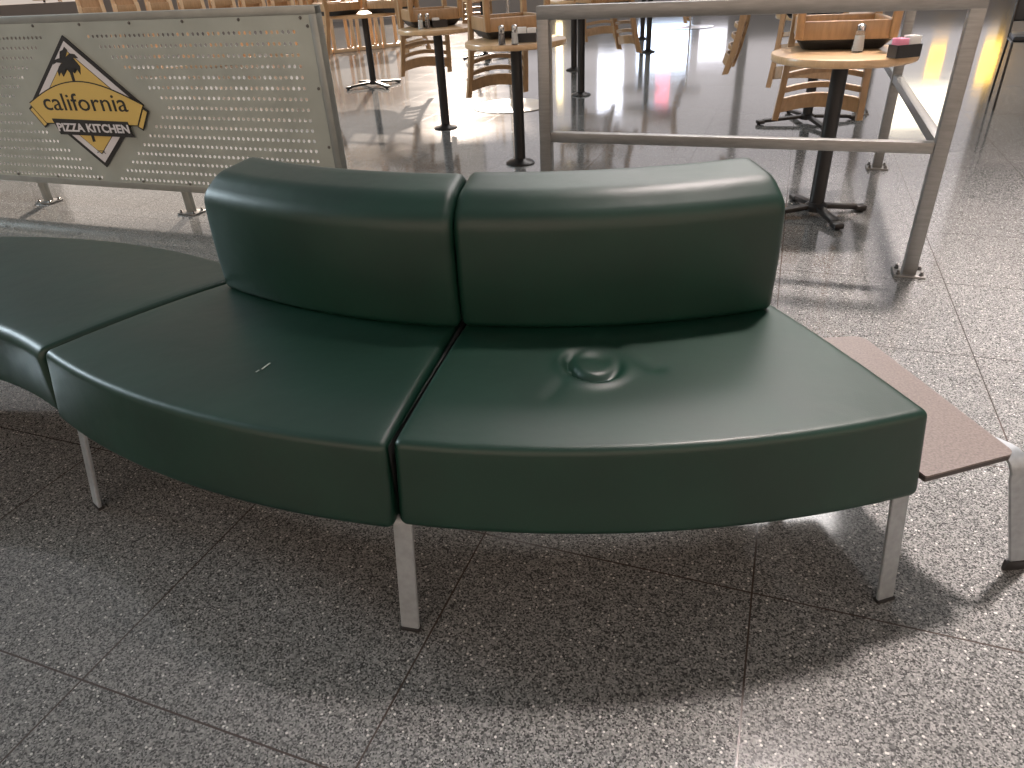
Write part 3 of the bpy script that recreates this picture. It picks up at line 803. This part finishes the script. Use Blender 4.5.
# ------------------------------------------------------------------ dark tube chair cut by the right edge
mc = thing('metal_chair', 'black seated chair with thin dark tube legs at the right edge', 'chair', at(993, 111), R(62))
def bent(b, pts, r=0.009): b.tube(pts, r, 10)
for y in (0, -.42):
    b = MB()
    pts = [(0.0, y, 0.0), (0.008, y, .2), (0.020, y, .43)]+[(0.020+.05*(1-math.cos(a)), y, .43+.05*math.sin(a)) for a in (.4, .8, 1.2, PI/2)]+[(.38, y, .48), (.43, y, .64), (.48, y, .86)]
    bent(b, pts); fr_ = b.build('side_frame', 'frame', mc, smooth=50)
    b = MB(); bent(b, [(.36, y, .475), (.43, y, .20), (.46, y, 0.0)]); b.build('back_leg', 'frame', mc, smooth=50)
MB().box((.22, -.21, .502), (.36, .42, .045), None, .015).build('seat', 'vinyl', mc, smooth=50)
MB().box((.465, -.21, .72), (.03, .42, .26), Matrix.Rotation(R(12), 3, 'Y'), .012).build('backrest', 'vinyl', mc, smooth=50)

# ------------------------------------------------------------------ unseen lit signs, displays and windows, placed by their floor reflections
def lit(n, c, s, col, st):
    o = MB().box(c, s).build('unseen_lit_panel_%d' % n, emit_mat('panel_glow_%d' % n, col, st), smooth=0); structure(o)
YF = Y_FAR-0.2
def mirror(px, py, y=YF):
    p = at(px, py); k = y/p.y
    return p.x*k, CAM_H*(k-1)
def lit_px(n, x0, y0, x1, y1, col, st, y=YF):
    (xa, za), (xb, zb) = mirror(x0, y0, y), mirror(x1, y1, y)
    lit(n, ((xa+xb)/2, y, (za+zb)/2), (abs(xb-xa), 0.06, abs(zb-za)), col, st)
lit_px(1, 895, 92, 946, 124, (1.0, 0.88, 0.68), 6.0)
lit_px(2, 931, 48, 938, 78, (1.0, 0.55, 0.10), 5.0)
lit_px(3, 985, 44, 994, 80, (1.0, 0.58, 0.10), 5.5)
lit_px(4, 638, 28, 688, 66, (0.62, 0.76, 1.0), 7.0)
lit_px(5, 656, 76, 668, 104, (1.0, 0.30, 0.38), 3.0)
lit_px(6, 556, 24, 563, 100, (1.0, 0.80, 0.45), 6.0)
lit_px(7, 598, 56, 622, 112, (0.86, 0.88, 1.0), 4.0)
lit_px(8, 700, 30, 724, 60, (0.92, 0.90, 1.0), 3.0)

# added glowing sheets: pale ones brighten floor reflections, the warm upper one the bench
for k, (xa, xb) in enumerate(((-0.4, 3.0), (3.25, 6.65), (6.9, 10.3), (10.55, 13.7))):
    lit(9+k, ((xa+xb)/2, Y_FAR-0.165, 5.1), (xb-xa, 0.02, 8.2), (1.0, 0.92, 0.93), 0.75)
lit(13, ((X_OPEN0+X_OPEN1)/2, Y_FAR-0.165, 8.4), (X_OPEN1-X_OPEN0-0.2, 0.02, 3.2), (1.0, 0.84, 0.72), 0.95)

# ------------------------------------------------------------------ light
wd = bpy.data.worlds.new('World'); sc.world = wd; wd.use_nodes = True
nt = wd.node_tree; bg = nt.nodes['Background']
tc = nt.nodes.new('ShaderNodeTexCoord'); sx = nt.nodes.new('ShaderNodeSeparateXYZ'); rp_ = nt.nodes.new('ShaderNodeValToRGB')
nt.links.new(tc.outputs['Generated'], sx.inputs['Vector']); nt.links.new(sx.outputs['Z'], rp_.inputs['Fac'])
rp_.color_ramp.elements[0].position = 0.0; rp_.color_ramp.elements[0].color = (0.55, 0.47, 0.41, 1)
rp_.color_ramp.elements[1].position = 0.42; rp_.color_ramp.elements[1].color = (0.275, 0.285, 0.295, 1)
e = rp_.color_ramp.elements.new(0.30); e.color = (0.6, 0.53, 0.48, 1)
nt.links.new(rp_.outputs['Color'], bg.inputs['Color']); bg.inputs['Strength'].default_value = 1.0
def lamp(name, kind, loc, energy, col, aim=None, size=1.0, size_y=None, angle=None, direction=None):
    l = bpy.data.lights.new(name, kind); l.energy = energy; l.color = col
    if kind == 'AREA':
        l.size = size
        if size_y: l.shape = 'RECTANGLE'; l.size_y = size_y
    if angle is not None: l.angle = angle
    o = bpy.data.objects.new(name, l); COL.objects.link(o); o.location = loc
    d = Vector(direction) if direction is not None else Vector(aim)-Vector(loc)
    o.rotation_euler = d.to_track_quat('-Z', 'Y').to_euler()
    return o
lamp('sun', 'SUN', (0, 20, 12), 13.0, (1.0, 0.83, 0.70), direction=(.05, -1, -.37), angle=R(0.7))
sk = lamp('assumed_key_lamp', 'AREA', (4.9, 6.75, 14), 180, (1.0, 0.87, 0.83), aim=(2.7, 1.6, 0), size=1.3); sk.data.spread = R(24)  # unseen overhead lamp, assumed from the way the bench shadow falls
lamp('assumed_left_lamp', 'AREA', (-13.5, 7.5, 5.2), 1300, (0.76, 0.91, 1.0), aim=(-1, 1.5, .4), size=3.2, size_y=3.0)  # unseen bluish lamp assumed from leather highlights; the left wall has no opening
lamp('added_sheen_lamp', 'AREA', (3.2, 12.0, 8.2), 520, (1.0, 0.95, 0.92), aim=(0.6, 1.5, 0), size=7.0, size_y=2.2)  # unseen lamp added to give the seat tops their sheen

# ------------------------------------------------------------------ camera
cam = bpy.data.cameras.new('camera'); cam.sensor_width = 36.0; cam.lens = 36.0*F_PX/1024; cam.clip_start = 0.05; cam.clip_end = 200
co = bpy.data.objects.new('camera', cam); COL.objects.link(co)
mw = Matrix((AX, AY, AZ)).transposed().to_4x4(); mw.translation = Vector((0, 0, CAM_H))
co.matrix_world = mw
sc.camera = co
vs = sc.view_settings
vs.view_transform = 'Standard'; vs.look = 'None'; vs.gamma = 1.0; vs.use_curve_mapping = False; vs.exposure = 0.14
sc.cycles.use_denoising = True
sc.cycles.max_bounces = 8
